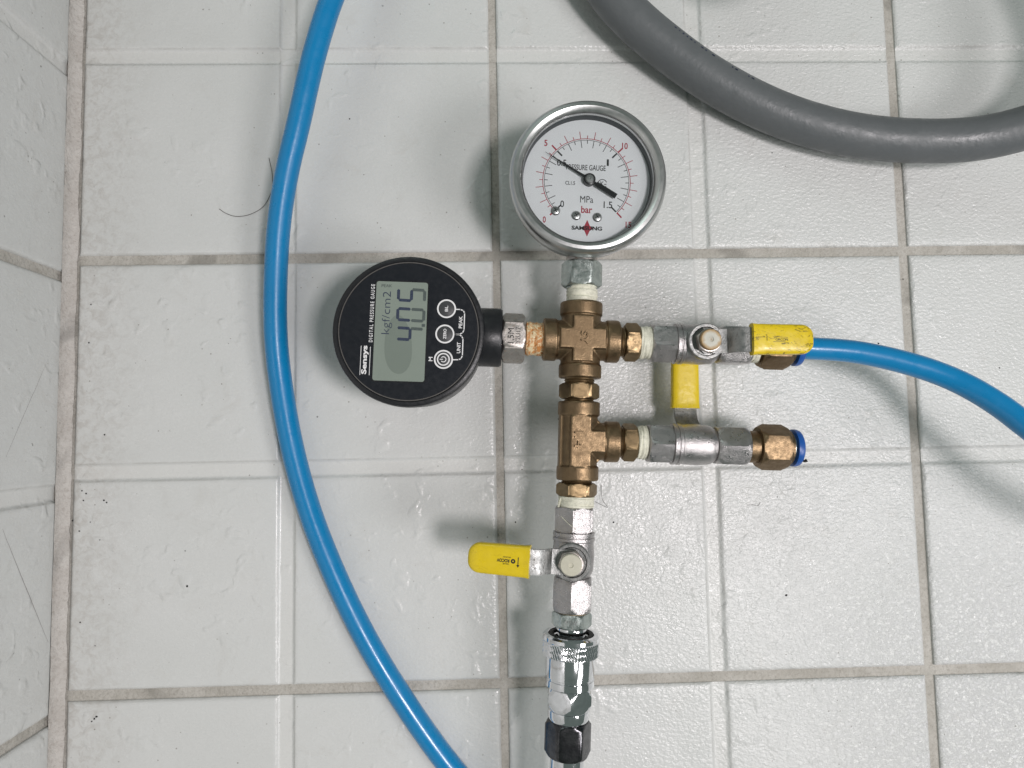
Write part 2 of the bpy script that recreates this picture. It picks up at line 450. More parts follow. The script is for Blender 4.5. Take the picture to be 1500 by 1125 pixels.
# ------------------------------------------------------------------ setting: tiled floor, tiled wall, grout in the corner
def tile_mesh():
    S = 97.65   # half size
    def coords():
        c = [-S, -S + .15, -S + .5, -S + 1.1, -S + 2.0, -S + 5, -70, -40, -15, -6, -4.8, -4.2, -3.7, -3.3, -2.8, -2.3, 0]
        return c + [-x for x in reversed(c[:-1])]
    cs = coords(); n = len(cs)
    def prof(u):
        h = 0.0
        e = S - abs(u)
        if e < 2.0: h -= .9 * (1 - e / 2.0) ** 2.2
        g = abs(u)
        if g < 4.8:
            t = min(1, max(0, (4.8 - g) / 2.2)); h -= 1.3 * t * t * (3 - 2 * t)
        return h
    mb = MB(); V = []; F = []
    for y in cs:
        for x in cs:
            V.append((x, y, min(prof(x), prof(y)) + .0))
    for j in range(n - 1):
        for i in range(n - 1): F.append((j * n + i, j * n + i + 1, (j + 1) * n + i + 1, (j + 1) * n + i))
    ring = [i for i in range(n)] + [j * n + n - 1 for j in range(1, n)] + [(n - 1) * n + i for i in range(n - 2, -1, -1)] + [j * n for j in range(n - 2, 0, -1)]
    base = len(V)
    V += [(V[i][0], V[i][1], -6.0) for i in ring]
    m = len(ring)
    F += [(ring[(k + 1) % m], ring[k], base + k, base + (k + 1) % m) for k in range(m)]
    F.append(tuple(base + k for k in reversed(range(m))))
    mb.add(V, F)
    return mb.mesh('tile', True, 60)
TILE = tile_mesh(); TILE.materials.append(MAT['tile'])

mb = MB(); mb.box(-8, 806, -606, 406, -12, -1.7)
floor = tag(mb.build('floor', 'grout', smooth=False), kind='structure')
for cx in range(4):
    for ry in range(5):
        if cx == 0:
            pass
        t = link('tile', TILE, None, floor, (100 + 200 * cx + (.9 if cx == 0 else 0), -500 + 200 * ry, random.uniform(-.12, .12)),
                 (R(random.uniform(-.06, .06)), R(random.uniform(-.06, .06)), R(random.uniform(-.08, .08))))
mb = MB(); mb.box(-12, -2.9, -606, 406, -1.6, 406)
wall = tag(mb.build('wall', 'grout', smooth=False), kind='structure')
for rz in range(2):
    for ry in range(5):
        link('tile', TILE, None, wall, (-1.2 + random.uniform(-.12, .12), -508.5 + 200 * ry, 101.5 + 200 * rz),
             (R(random.uniform(-.06, .06)), R(90), R(random.uniform(-.06, .06))))
# thin scratches running across the wall tile
for (a, b_) in (((84, 495), (9, 669)), ((71, 941), (4, 775))):
    pts = []
    for k in range(13):
        px = a[0] + (b_[0] - a[0]) * k / 12; py = a[1] + (b_[1] - a[1]) * k / 12
        d = _rot @ Vector((px - 750, -(py - 562.5), -1000.0)); s_ = (-.0011 - CAM_LOC.x) / d.x
        p = (CAM_LOC + d * s_) / MM; p.x = -1.18; p.y += random.uniform(-.25, .25); pts.append(p)
    mb = MB(); mb.tube(pts, lambda t: .04 + .06 * math.sin(math.pi * t), 6)
    mb.build('scratch', 'thread', wall)
# corner grout: rough hand-run fillet
mb = MB(); V = []; F = []; ny = 340; npf = 7
for j in range(ny):
    y = -604 + 1008 * j / (ny - 1)
    w1 = 2.9 + 1.1 * mnoise.noise(Vector((y * .045, 1, 0))) + .6 * mnoise.noise(Vector((y * .3, 5, 0)))
    w2 = 4.9 + .8 * mnoise.noise(Vector((y * .05, 9, 0))) + .3 * mnoise.noise(Vector((y * .3, 15, 0)))
    for k in range(npf):
        t = k / (npf - 1)
        x = -1.25 + (w1 + 1.0) * t ** 1.6; z = -.15 + (w2 + .3) * (1 - t) ** 1.6
        b_ = .25 * mnoise.noise(Vector((y * .25, t * 3, 3)))
        V.append((x + b_ * .5, y, z + b_ * .5 + .05))
for j in range(ny - 1):
    for k in range(npf - 1): F.append((j * npf + k, j * npf + k + 1, (j + 1) * npf + k + 1, (j + 1) * npf + k))
mb.add(V, F)
mb.build('corner_joint', 'caulk', floor)

# ------------------------------------------------------------------ the pressure-test manifold
Z0 = 33.0
TH = R(-2.85)
org = at(850.5, 499, Z0)
man = bpy.data.objects.new('pressure_test_manifold', None); col.objects.link(man)
man.location = (org.x, org.y, 0); man.rotation_euler = (0, 0, TH); man.empty_display_size = .02
tag(man, 'brass and steel pipe assembly carrying two round gauges and three yellow-levered valves', 'pressure manifold')
def part(mb, name, mat, loc, rot=(0, 0, 0), parent=man, **kw):
    return mb.build(name, mat, parent, loc, rot, **kw)

# --- brass cross
mb = MB()
COL = lambda a, b_, r=9.0: [(r - .5, a), (r, a + .5), (r, b_ - .5), (r - .5, b_)]
for ax in ('X', '-X', 'Y', '-Y'):
    mb.lathe(COL(10.4, 16.3, 9.1), ax); mb.lathe([(8.45, 0), (8.45, 12)], ax)
mb.box(-4.2, 4.2, -9.6, 9.6, -9.15, 9.15); mb.box(-9.6, 9.6, -4.2, 4.2, -9.15, 9.15)
for sx in (-1, 1):
    for sy in (-1, 1):
        mb.prism([(0, 0), (sx * 9.4, 0), (sx * 10.4, sy * 6.0), (sx * 6.0, sy * 10.4), (0, sy * 9.4)][::sx * sy], -3.0, 3.0)
cross = link('cross_fitting', cast(mb, .3, 3), 'brass', man, (0, 0, Z0))
mb = MB(); text(mb, 'SY', .5, 0.0, 2.9, 5.6, 9.35, R(-90), .012, .6)
mb.build('raised_letters', 'brass', cross)

# --- brass tee
mb = MB()
for ax in ('Y', '-Y'): mb.lathe(COL(10.5, 16.6, 8.9), ax); mb.lathe([(8.1, 0), (8.1, 12)], ax)
mb.lathe(COL(10.6, 16.9, 8.7), 'X', (.2, 0, 0)); mb.lathe([(8.0, 0), (8.0, 12)], 'X')
mb.box(-4.2, 4.4, -10.4, 10.4, -8.6, 8.6); mb.box(0, 10.4, -4.4, 4.4, -8.6, 8.6); mb.box(-8.2, 6.5, -10.8, 10.8, -4.0, 4.0)
for sy in (-1, 1): mb.prism([(0, 0), (9.6, 0), (10.4, sy * 6.4), (6.4, sy * 10.4), (0, sy * 9.6)][::sy], -3.2, 3.2)
TEE_Y = -42.8
tee = link('tee_fitting', cast(mb, .3, 3), 'brass', man, (-.1, TEE_Y, Z0))
mb = MB(); text(mb, '1/4', -.6, .4, 3.8, 6.8, 8.95, R(-90), .012, .6)
mb.build('raised_letters', 'brass', tee)

def threads(r, t0, t1, axis, pitch=1.1, n=40):
    """male pipe thread ring"""
    mb = MB(); P = []; k = max(8, int((t1 - t0) / pitch * 6))
    for i in range(k + 1):
        t = t0 + (t1 - t0) * i / k; P.append((r - .35 * (.5 + .5 * math.cos(2 * math.pi * (t - t0) / pitch)), t))
    mb.lathe(P, axis, n=n); return mb
def nipple(loc, axis, hex0, hex1, t_end, af, phase, name='hex_nipple', mat='brass_bright', t_start=-3):
    mb = MB(); mb.hexa(af, hex0, hex1, axis, phase=phase)
    o = part(mb, name, mat, loc)
    th = threads(6.5, t_start, t_end, axis); th.build('thread', mat, o)
    return o
def tape(loc, axis, t0, t1, r, mat='tape', seed=0, parent=man, wild=.5):
    mb = MB(); P = []; k = 22
    for i in range(k + 1):
        t = t0 + (t1 - t0) * i / k
        P.append((r * (.93 if i in (0, k) else 1.0), t))
    def rfn(a, t, rr):
        x, y = math.cos(a), math.sin(a)
        w = mnoise.noise(Vector((x * 1.2 + seed, y * 1.2, t * .55))) * wild
        w += mnoise.noise(Vector((x * .8, y * .8 + seed, (t + a * .45) * 1.9))) * wild * .65
        w += .10 * math.sin((t + a * .25) * 4.2 + seed)
        return rr + w
    mb.lathe(P, axis, n=64, rfn=rfn)
    return part(mb, 'thread_tape', mat, loc, parent=parent, angle=60)

# between gauge and cross, cross and tee, tee and lower valve, valves to the right
tape((.1, 0, Z0), 'Y', 16.0, 23.4, 6.6, seed=3)
nipple((-.1, -16.4, Z0), '-Y', 2.1, 8.7, 10.5, 7.5, R(30), 'hex_nipple')
nipple((-.3, TEE_Y - 16.5, Z0), '-Y', 1.2, 6.7, 9, 7.5, R(30), 'hex_nipple')
tape((-.4, TEE_Y - 16.5, Z0), '-Y', 6.6, 11.4, 7.5, seed=8, wild=.55)
nipple((16.2, 0, Z0), 'X', 2.4, 8.6, 14, 7.2, R(38), 'hex_nipple')
tape((16.2, 0, Z0), 'X', 8.7, 14.0, 7.0, seed=14)
nipple((16.8, TEE_Y, Z0), 'X', 1.7, 7.6, 13, 7.1, R(21), 'hex_nipple')
tape((16.8, TEE_Y, Z0), 'X', 7.7, 12.2, 7.0, seed=21, wild=.5)
tape((-15.9, 0, Z0), '-X', 0, 7.8, 7.1, 'tape_rust', seed=30, wild=.5)

mb = MB()
lp = spline([Vector(p) for p in ((-7.3, -66.6, 35), (-8.2, -69.5, 36), (-7.7, -73, 37), (-4.5, -76.5, 40.6), (-1.0, -79.0, 42.2))], 8)
mb.tube(lp, lambda t: .28 - .18 * t, 8); mb.build('loose_tape', 'tape', man, (0, 0, 0))
mb = MB(); lp = spline([Vector(p) for p in ((-7.0, -66.3, 36), (-7.9, -70, 36), (-7.7, -75, 36), (-7.9, -79, 35))], 8)
mb.tube(lp, lambda t: .5 - .3 * t, 8); mb.build('loose_tape', 'tape', man, (0, 0, 0))
# --- ball valves: built along local +x, stem along local +z
def valve(name, loc, rot, lever_deg, grip_mat, cap_mat, label, roll1=0, long_cap=None):
    mb = MB()
    mb.lathe([(7.6, -11.2), (8.7, -10.9), (8.7, -9.6), (8.3, -9.4), (8.3, -9.0), (8.75, -8.8), (8.8, -7.6), (8.35, -7.2), (8.6, -4), (8.7, 0), (8.4, 4.2), (8.0, 5.6), (6.9, 7.2), (6.8, 9.5)], 'X', n=56)
    mb.lathe([(7.2, 0), (7.2, 8.9), (6.9, 9.3)], 'Z', n=48)
    b = part(mb, name, 'nickel', loc, rot)
    if label: b['label'] = label
    m2 = MB(); m2.hexa(7.75, -21.4, -10.8, 'X', phase=roll1); m2.build('hex_end', 'nickel', b)
    m2 = MB(); m2.hexa(7.75, 7.6, 21.4, 'X', phase=0, rise=2.6); m2.build('hex_end', 'nickel', b)
    m2 = MB(); m2.lathe([(6.9, 8.6), (7.7, 8.9), (7.7, 10.4), (7.3, 10.8), (6.2, 10.8), (6.0, 10.2), (5.7, 9.9)], 'Z', n=56)
    m2.build('bonnet_ring', 'steel', b)
    # lever: stamped plate that steps up towards the grip
    A = R(lever_deg); m2 = MB()
    path = [(-4.6, 11.5), (5.5, 11.5), (8.0, 12.1), (11.5, 16.4), (14, 17.6), (20, 18.0), (34, 18.0)]
    V = []; F = []; nn = 11
    for (x, z) in path:
        for q in range(nn):
            u = -1 + 2 * q / (nn - 1)
            hw = 5.0 if x > 4 else 5.2
            xx = x
            if x < 0: xx = x + 3.4 * (u * u)
            V.append((xx, u * hw, z)); 
    top = len(V)
    V += [(x, y, z - 1.6) for (x, y, z) in V]
    m_ = len(path)
    for i in range(m_ - 1):
        for q in range(nn - 1):
            k = i * nn + q
            F.append((k, k + nn, k + nn + 1, k + 1)); F.append((top + k, top + k + 1, top + k + nn + 1, top + k + nn))
        F.append((i * nn, top + i * nn, top + (i + 1) * nn, (i + 1) * nn))
        F.append((i * nn + nn - 1, (i + 1) * nn + nn - 1, top + (i + 1) * nn + nn - 1, top + i * nn + nn - 1))
    for q in range(nn - 1):
        F.append((q, q + 1, top + q + 1, top + q)); k = (m_ - 1) * nn + q; F.append((k, top + k, top + k + 1, k + 1))
    m2.add(V, F)
    lev = m2.build('lever', 'steel', b, rot=(0, 0, A))
    # vinyl grip: soft flattened sleeve with a rounded end
    m2 = MB(); V = []; F = []; ns = 40; L0, L1 = 16.2, 41.2; prof = []
    for i in range(27):
        t = i / 26
        if i < 18:
            x = L0 + (L1 - 5.0 - L0) * (i / 17); k = 1.0
        else:
            a = (i - 17) / 9 * math.pi / 2; x = L1 - 5.0 + 5.0 * math.sin(a); k = math.cos(a)
        hw = 6.35 + .25 * math.exp(-((x - L0) / 1.2) ** 2) - .012 * (x - L0)
        hw = hw - 5.0 * (1 - k) * .92 if i >= 18 else hw
        th = (2.75 + .2 * math.exp(-((x - L0) / 1.2) ** 2)) * (1.0 if i < 18 else max(.12, k) ** .45)
        prof.append((x, max(.3, hw), th))
    for (x, hw, th) in prof:
        for q in range(ns):
            a = 2 * math.pi * q / ns; c, s_ = math.cos(a), math.sin(a); e = .42
            V.append((x, math.copysign(abs(c) ** e, c) * hw if True else 0, 17.2 + math.copysign(abs(s_) ** .62, s_) * th))
    for i in range(len(prof) - 1):
        for q in range(ns): F.append((i * ns + q, i * ns + (q + 1) % ns, (i + 1) * ns + (q + 1) % ns, (i + 1) * ns + q))
    F.append(tuple(reversed(range(ns)))); F.append(tuple((len(prof) - 1) * ns + q for q in range(ns)))
    m2.add(V, F)
    m2.build('grip', grip_mat, b, rot=(0, 0, A), angle=50)
    # nut and cap
    m2 = MB(); m2.hexa(4.75, 11.55, 14.6, 'Z', phase=R(12)); m2.build('stem_nut', 'steel_nut', b)
    m2 = MB(); top_z = long_cap or 16.6
    m2.lathe([(4.1, 14.3), (4.35, 14.9), (4.35, top_z - .5), (4.0, top_z), (1.05, top_z + .12), (.9, top_z - .2), (.3, top_z - .25)], 'Z', n=40)
    m2.build('stem_cap', cap_mat, b)
    return b, A
VX = 51.2
v1, A1 = valve('ball_valve', (VX, 0, Z0), (0, 0, 0), 1.6, 'vinyl_scuffed', 'cap_rust', 'valve with scuffed yellow lever lying along its body, blue hose plugged in', R(12))
v2, A2 = valve('ball_valve', (50.5, TEE_Y - .2, Z0), (R(180), 0, 0), -91.0, 'vinyl', 'cap', 'valve turned over with its yellow lever underneath')
v3, A3 = valve('ball_valve', (-1.0, -91.8, Z0), (R(10), 0, R(-90)), -92.0, 'vinyl', 'cap', 'valve with clean yellow lever standing out sideways')
# print on the grips (worn, mostly unreadable in the photograph)
def on_grip(parent, A, fn, mat):
    m2 = MB(); fn(m2); m2.build('grip_print', mat, parent, rot=(0, 0, A), smooth=False)
def p3(m):
    z = 20.06
    text(m, 'ROCOV', 26.6, -.1, 1.35, 5.0, z, 0, .03); m.arc((22.6, -.1), .62, .55, 0, 2 * math.pi, z - .03, z, 20)
    text(m, 'PN 20 DN', 25.2, -1.5, .55, 3.0, z, 0); text(m, 'VALVE', 25.4, 1.15, .55, 2.6, z)
    m.bar((20.6, -1.8), (20.6, 1.6), .28, z - .03, z); m.prism([(20.0, 1.2), (21.2, 1.2), (20.6, 2.2)], z - .03, z)
def p1(m):
    z = 20.06
    text(m, 'GRCON', 27.5, -.4, 1.0, 5.0, z, 0, .0); m.bar((24, -1.3), (29, -1.3), .14, z - .03, z); m.bar((24, .7), (30, .5), .12, z - .03, z)
    m.bar((21.5, .9), (21.5, -.9), .2, z - .03, z)
on_grip(v3, A3, p3, 'black_print'); on_grip(v1, A1, p1, 'black_print')

# --- push-in hose fittings on the two right-hand valves
def push_fitting(loc):
    mb = MB(); mb.hexa(8.5, 4.6, 17.2, 'X', phase=R(30), rise=2.2)
    mb.lathe([(6.8, -2), (6.8, 4.8)], 'X'); mb.lathe([(7.4, 16.8), (7.4, 18.3), (6.9, 18.6)], 'X')
    o = part(mb, 'push_in_fitting', 'brass', loc)
    m2 = MB(); m2.lathe([(6.2, 18.0), (6.2, 19.6)], 'X'); m2.build('seal_ring', 'plated', o)
    m2 = MB(); m2.lathe([(7.2, 19.4), (7.9, 19.7), (8.0, 20.8), (7.6, 22.1), (6.8, 22.7), (6.15, 22.6), (6.05, 20.0), (6.05, 17)], 'X', n=48)
    m2.build('release_collar', 'blue_collet', o)
    return o
push_fitting((72.6, 0, Z0))
tape((72.6, 0, Z0), 'X', 0, 3.6, 7.1, seed=40)
f2 = push_fitting((71.8, TEE_Y - .3, Z0))
m2 = MB(); m2.lathe([(6.0, 19.6), (6.0, 20.1)], 'X'); m2.build('bore', 'rubber', f2)
m2 = MB(); m2.tube([Vector((22.0, -5.2, 4)), Vector((23.4, -5.4, 4.2)), Vector((24.2, -4.9, 4.6))], lambda t: .35 + .45 * t, 8); m2.build('grit', 'rubber', f2)

# --- plug into the coupler
mb = MB(); mb.hexa(7.2, 113.6, 119.6, '-Y', phase=R(38))
plug = part(mb, 'coupler_plug', 'plated', (-1.1, 0, Z0))
m2 = MB(); m2.lathe([(5.4, 119.2), (6.1, 119.8), (6.3, 120.6), (5.9, 122), (5.6, 124), (5.6, 131)], '-Y'); m2.build('plug_neck', 'chrome', plug)
tape((-1.1, 0, Z0), '-Y', 111.0, 114.2, 6.7, 'tape_brown', seed=55, wild=.6)
m2 = MB()
Mx = Matrix.Translation(Vector((0, 0, 0)))
def on_hex(px, py, pz, rx, ry, rz): return Matrix.Translation(Vector((px, py, pz))) @ Matrix.Rotation(rz, 4, 'Z') @ Matrix.Rotation(ry, 4, 'Y') @ Matrix.Rotation(rx, 4, 'X')
# the flat that faces the viewer is tilted a little to the left
text(m2, 'YSW', 0, 0, 1.9, 5.0, 7.23, 0, 0, 0, Matrix.Translation(Vector((0, -116.6, 0))) @ Matrix.Rotation(R(-8), 4, 'Y'))
m2.build('stamped_letters', 'case', plug)

# --- dial gauge
DG = Vector((-.2, 66.4, Z0))
mb = MB(); mb.lathe([(24, -8), (26, -6.5), (29.6, 1), (29.6, 8.2), (29.0, 8.6)], 'Z', n=96)
dg_ = part(mb, 'dial_gauge', 'case', DG); dg_.scale = (1.05, 1.05, 1.0)
m2 = MB(); m2.lathe([(29.3, 8.0), (30.9, 8.6), (31.15, 10.5), (31.15, 14.2), (30.6, 15.8), (29.6, 16.7), (28.3, 16.9), (27.0, 16.3), (26.2, 15.2), (26.0, 14.2), (26.0, 12.6), (28.6, 12.2)], 'Z', n=128, closed=True)
m2.build('bezel', 'bezel', dg_)
m2 = MB(); m2.lathe([(26.8, 9.0), (26.8, 13.0), (26.1, 13.2), (25.9, 12.8), (25.5, 9.0)], 'Z', n=96, closed=True); m2.build('inner_ring', 'dark_ring', dg_)
DZ = 9.6
m2 = MB(); m2.lathe([(26.3, DZ - .9), (26.3, DZ)], 'Z', n=96); m2.build('dial_face', 'dial', dg_)
m2 = MB(); m2.lathe([(26.0, 14.3), (26.0, 14.5)], 'Z', n=64); m2.build('glass', 'glass', dg_, smooth=False)
zk = DZ + .05
blk = MB(); red = MB()
ang = lambda bar: R(225 - 18 * bar)
red.arc((0, 0), 17.65, .26, R(-45), R(225), zk - .03, zk, 90); blk.arc((0, 0), 17.05, .18, R(-45), R(225), zk - .03, zk, 90)
for i in range(31):
    b_ = i * .5; a = ang(b_); c, s_ = math.cos(a), math.sin(a); major = i % 10 == 0
    L = 3.1 if i % 2 == 0 else 1.4
    w = .6 if major else .26
    if major: L = 2.7
    red.bar((17.6 * c, 17.6 * s_), ((17.6 + L) * c, (17.6 + L) * s_), w, zk - .03, zk + .01)
    blk.bar((17.05 * c, 17.05 * s_), ((17.05 - L) * c, (17.05 - L) * s_), w if not major else .6, zk - .03, zk + .01)
for s_, x, y, h, w in (('0', -16.6, -16.3, 2.4, 1.1), ('5', -16.8, 15.2, 2.4, 1.2), ('10', 15.2, 15.3, 2.4, 2.1), ('15', 17.2, -17.2, 2.4, 2.1), ('bar', .3, -11.6, 2.7, 4.1)):
    text(red, s_, x, y, h * 1.08, w * 1.1, zk, 0, .02)
for s_, x, y, h, w in (('0', -9.6, -9.6, 2.6, 1.4), ('0.5', -10.2, 7.3, 2.5, 3.6), ('1', 8.4, 8.1, 2.6, .8), ('1.5', 8.8, -9.3, 2.6, 3.3), ('PRESSURE GAUGE', -.4, 5.7, 2.15, 15.2),
                        ('CL1.5', -6.6, -.9, 1.5, 3.7), ('MPa', .2, -7.4, 2.6, 5.0), ('K', 6.3, -.7, 1.8, 1.3)):
    text(blk, s_, x, y, h * 1.05, w * 1.05, zk, 0, 0.0 if s_ == 'MPa' else .010)
blk.arc((6.4, -.7), 1.75, .28, R(20), R(330), zk - .03, zk, 30); blk.bar((7.0, -.9), (8.0, -.9), .28, zk - .03, zk)
star = []
for k in range(4):
    a0 = math.pi / 2 - k * math.pi / 2; rad = (3.4, 2.6)[k % 2]
    star.append((.6 + rad * math.cos(a0), -19.2 + rad * math.sin(a0)))
    am = a0 - math.pi / 4; star.append((.6 + 1.5 * math.cos(am), -19.2 + 1.5 * math.sin(am)))
red.prism(star[::-1], zk - .03, zk)
text(blk, 'SAMSUNG', .5, -19.2, 1.65, 12.2, zk + .15, 0, .03)
red.build('printed_marks', 'red_print', dg_, smooth=False); blk.build('printed_marks', 'black_print', dg_, smooth=False)
for x, y in ((-3.9, -14.2), (4.6, -14.6), (-12.2, -12.6)):
    m2 = MB(); m2.lathe([(1.9, DZ - .1), (1.9, DZ + .25), (1.5, DZ + .7), (.8, DZ + .9), (.1, DZ + .95)], 'Z', (0, 0, 0), 28)
    sc = m2.build('screw', 'bezel', dg_, (x, y, 0))
    m2 = MB()
    for q in (.5, .5 + math.pi / 2): m2.bar((x - .95 * math.cos(q), y - .95 * math.sin(q)), (x + .95 * math.cos(q), y + .95 * math.sin(q)), .34, DZ + .8, DZ + 1.02)
    m2.build('screw_slot', 'rubber', dg_, smooth=False)
m2 = MB(); na = R(149.3); hub = Vector((.9, .2)); d = Vector((math.cos(na), math.sin(na))); o = Vector((-d.y, d.x)); zn = DZ + 1.5
P = lambda l, w: tuple(hub + d * l + o * w)
m2.prism([P(21.0, 0), P(12, .32), P(2, .55), P(-3.2, .55), P(-3.2, 1.0), P(-12.6, 1.05), P(-12.6, -1.05), P(-3.2, -1.0), P(-3.2, -.55), P(2, -.55), P(12, -.32)], zn, zn + .35)
m2.build('needle', 'needle', dg_, smooth=False)
m2 = MB(); m2.lathe([(2.4, DZ), (2.4, zn + .1), (2.4, zn + .9), (2.05, zn + 1.1)], 'Z', (hub.x, hub.y, 0), 32); m2.build('needle_hub', 'needle', dg_)
m2 = MB(); m2.lathe([(1.75, zn), (1.75, zn + 1.3), (1.4, zn + 1.55), (.4, zn + 1.6), (.3, zn + 1.2)], 'Z', (hub.x, hub.y, 0), 32); m2.build('hub_pin', 'bezel', dg_)
m2 = MB(); m2.lathe([(6.2, -42), (6.2, -27)], 'Y', (0, 0, 0)); 
m2.build('stem', 'plated', dg_)
mb2 = MB(); mb2.hexa(7.25, -41.2, -30.9, 'Y', phase=R(24)); mb2.build('stem_nut', 'plated', dg_)
m2 = MB(); m2.lathe([(6.4, -31.2), (6.4, -26)], 'Y'); m2.build('stem_collar', 'steel_nut', dg_)

# --- digital gauge
GG = Vector((-71.8, -.4, 0))
mb = MB()
GF = 47.0
mb.lathe([(25.5, 3), (27.5, 4.2), (29.6, 12), (30.4, 30), (30.9, 40), (30.9, GF - 1.2), (30.6, GF - .4), (29.9, GF), (28.9, GF), (28.5, GF - .55), (10, GF - .6)], 'Z', n=128)
dig = part(mb, 'digital_gauge', 'black_plastic', GG)
m2 = MB(); m2.lathe([(9, 0), (9, 3.2)], 'Z', (-4, 0, 0)); m2.lathe([(7, 0), (7, 3.2)], 'Z', (13, 0, 0)); m2.build('rear_foot', 'black_plastic', dig)
m2 = MB(); m2.lathe([(28.45, GF - .62), (28.45, GF - .30), (28.05, GF - .30), (28.05, GF - .62)], 'Z', n=128, closed=True); m2.build('face_rim', 'worn_edge', dig)
fz = GF - .42
m2 = MB(); m2.lathe([(28.0, fz - .3), (28.0, fz)], 'Z', n=128); m2.build('face_plate', 'black_face', dig)
m2 = MB(); m2.lathe([(12.3, 27), (12.5, 28), (12.5, 36.2), (11.9, 37.2), (9, 37.2)], 'X', (.8, .4, Z0), 64); m2.build('stem_boss', 'black_plastic', dig)
m2 = MB(); m2.hexa(9.35, 37.3 + .8, 47.8, 'X', (0, .4, Z0), phase=R(30)); hx = m2.build('stem_hex', 'steel_nut', dig)
m2 = MB()
text(m2, '1.5M', 41.6, .2, 2.5, 6.2, Z0 + 9.42, R(90)); text(m2, 'Y2U17', 44.6, .4, 2.0, 7.0, Z0 + 9.42, R(90))
m2.build('stamped_letters', 'rubber', dig, smooth=False)
def rrect(x0, x1, y0, y1, r, n=6):
    pts = []
    for cx, cy, a0 in ((x1 - r, y1 - r, 0), (x0 + r, y1 - r, 90), (x0 + r, y0 + r, 180), (x1 - r, y0 + r, 270)):
        for k in range(n + 1): a = R(a0 + 90 * k / n); pts.append((cx + r * math.cos(a), cy + r * math.sin(a)))
    return pts
m2 = MB(); m2.prism(rrect(-14.3, 7.6, -21.0, 20.6, 1.3), fz - .1, fz + .10); m2.build('screen_frame', 'lcd_rim', dig, smooth=False)
m2 = MB(); m2.prism(rrect(-13.8, 7.1, -20.5, 20.1, 1.0), fz - .1, fz + .16); lcd = m2.build('screen', 'lcd', dig, smooth=False)
bl = []
for k in range(60):   # liquid-crystal bleed
    t = 2 * math.pi * k / 60; x = math.cos(t); y = math.sin(t)
    bl.append((-4.0 + 5.5 * x * (1 - .14 * y) - .6 * y, -5.6 + 12.0 * math.copysign(abs(y) ** .9, y)))
m2 = MB(); m2.prism(bl, fz + .1, fz + .20); m2.build('dark_blot', 'lcd_bleed', dig, smooth=False)
# seven-segment figures, reading upwards
SEG = {'4': 'fgbc', '0': 'abcdef', '5': 'afgcd'}
dk = MB(); ft = MB(); zs = fz + .25
def toface(u, v): return (-v, u)   # text x runs up the picture, text y to the left
def seg(mb_, p, q, w=1.18):
    p = Vector(p); q = Vector(q); d_ = (q - p).normalized(); o_ = Vector((-d_.y, d_.x)) * w / 2; g = d_ * w * .45
    pts = [p + d_ * .12, p + g + o_, q - g + o_, q - d_ * .12, q - g - o_, p + g - o_]
    mb_.prism([toface(*x) for x in pts], zs - .03, zs)
W, H = 4.6, 10.6
for ch, u0 in (('4', -3.7), ('0', 4.2), ('5', 12.3)):
    v0 = -5.9; sl = .03
    X = lambda u, v: (u0 + u + sl * v, v0 + v)
    S_ = {'a': ((0, H), (W, H)), 'b': ((W, H), (W, H / 2)), 'c': ((W, H / 2), (W, 0)), 'd': ((0, 0), (W, 0)), 'e': ((0, H / 2), (0, 0)), 'f': ((0, H), (0, H / 2)), 'g': ((0, H / 2), (W, H / 2))}
    for k in SEG[ch]:
        tgt = ft if k in 'cde' else dk
        seg(tgt, X(*S_[k][0]), X(*S_[k][1]))
ft.prism([toface(x, y) for x, y in ((1.9, -6.5), (3.1, -6.5), (3.1, -5.2), (1.9, -5.2))], zs - .03, zs)
text(dk, 'kgf/cm2', -8.9, 7.2, 4.2, 17.5, zs, R(90), -.012)
# thin the unit lettering by placing it with the faint figures instead
ft2 = MB(); text(ft2, 'PEAK', -9.6, 18.3, 1.2, 4.2, zs, R(0))
dk.build('figures', 'lcd_dark', dig, smooth=False); ft.build('figures', 'lcd_faint', dig, smooth=False); ft2.build('figures', 'lcd_faint', dig, smooth=False)
# white print and buttons
wp = MB(); zw = fz + .04
text(wp, 'DIGITAL PRESSURE GAUGE', -15.2, 6.9, 1.55, 23.8, zw, R(90), .014, space=1.35)
text(wp, 'Sensys', -17.1, -12.3, 2.7, 11.6, zw, R(90), .035)
wp.bar((-18.9, -18.5), (-18.9, -6.6), .22, zw - .03, zw); wp.bar((-15.15, -18.5), (-15.15, -6.9), .22, zw - .03, zw)
wp.build('printed_marks', 'white_print', dig, smooth=False); wp = MB()
text(wp, 'M', 9.3, -11.1, 1.6, 1.7, zw, R(90), .02)
text(wp, 'PEAK', 20.9, 4.4, 1.45, 5.0, zw, R(90), .02); text(wp, 'UNIT', 20.5, -6.1, 1.45, 4.5, zw, R(90), .02)
for (x, y) in ((15.0, 9.7), (14.7, -.7), (14.5, -11.1)):
    wp.arc((x, y), 3.55, .62, 0, 2 * math.pi, zw - .03, zw + .15, 48)
def poly(mb_, pts, w):
    for a, b_ in zip(pts[:-1], pts[1:]): mb_.bar(a, b_, w, zw - .03, zw)
    for a in pts[1:-1]: mb_.arc(a, w * .25, w * .5, 0, 2 * math.pi, zw - .03, zw, 10)
poly(wp, [(18.8, 9.6), (20.6, 9.6), (21.8, 9.2), (22.4, 8.2), (22.4, 1.2), (21.8, 0), (20.6, -.6), (18.5, -.7), (20.6, -.8), (21.6, -1.4), (22.1, -2.4), (22.1, -9.3), (21.6, -10.5), (20.6, -11.0), (18.3, -11.1)], .42)
wp.build('printed_marks', 'white_print', dig, smooth=False)
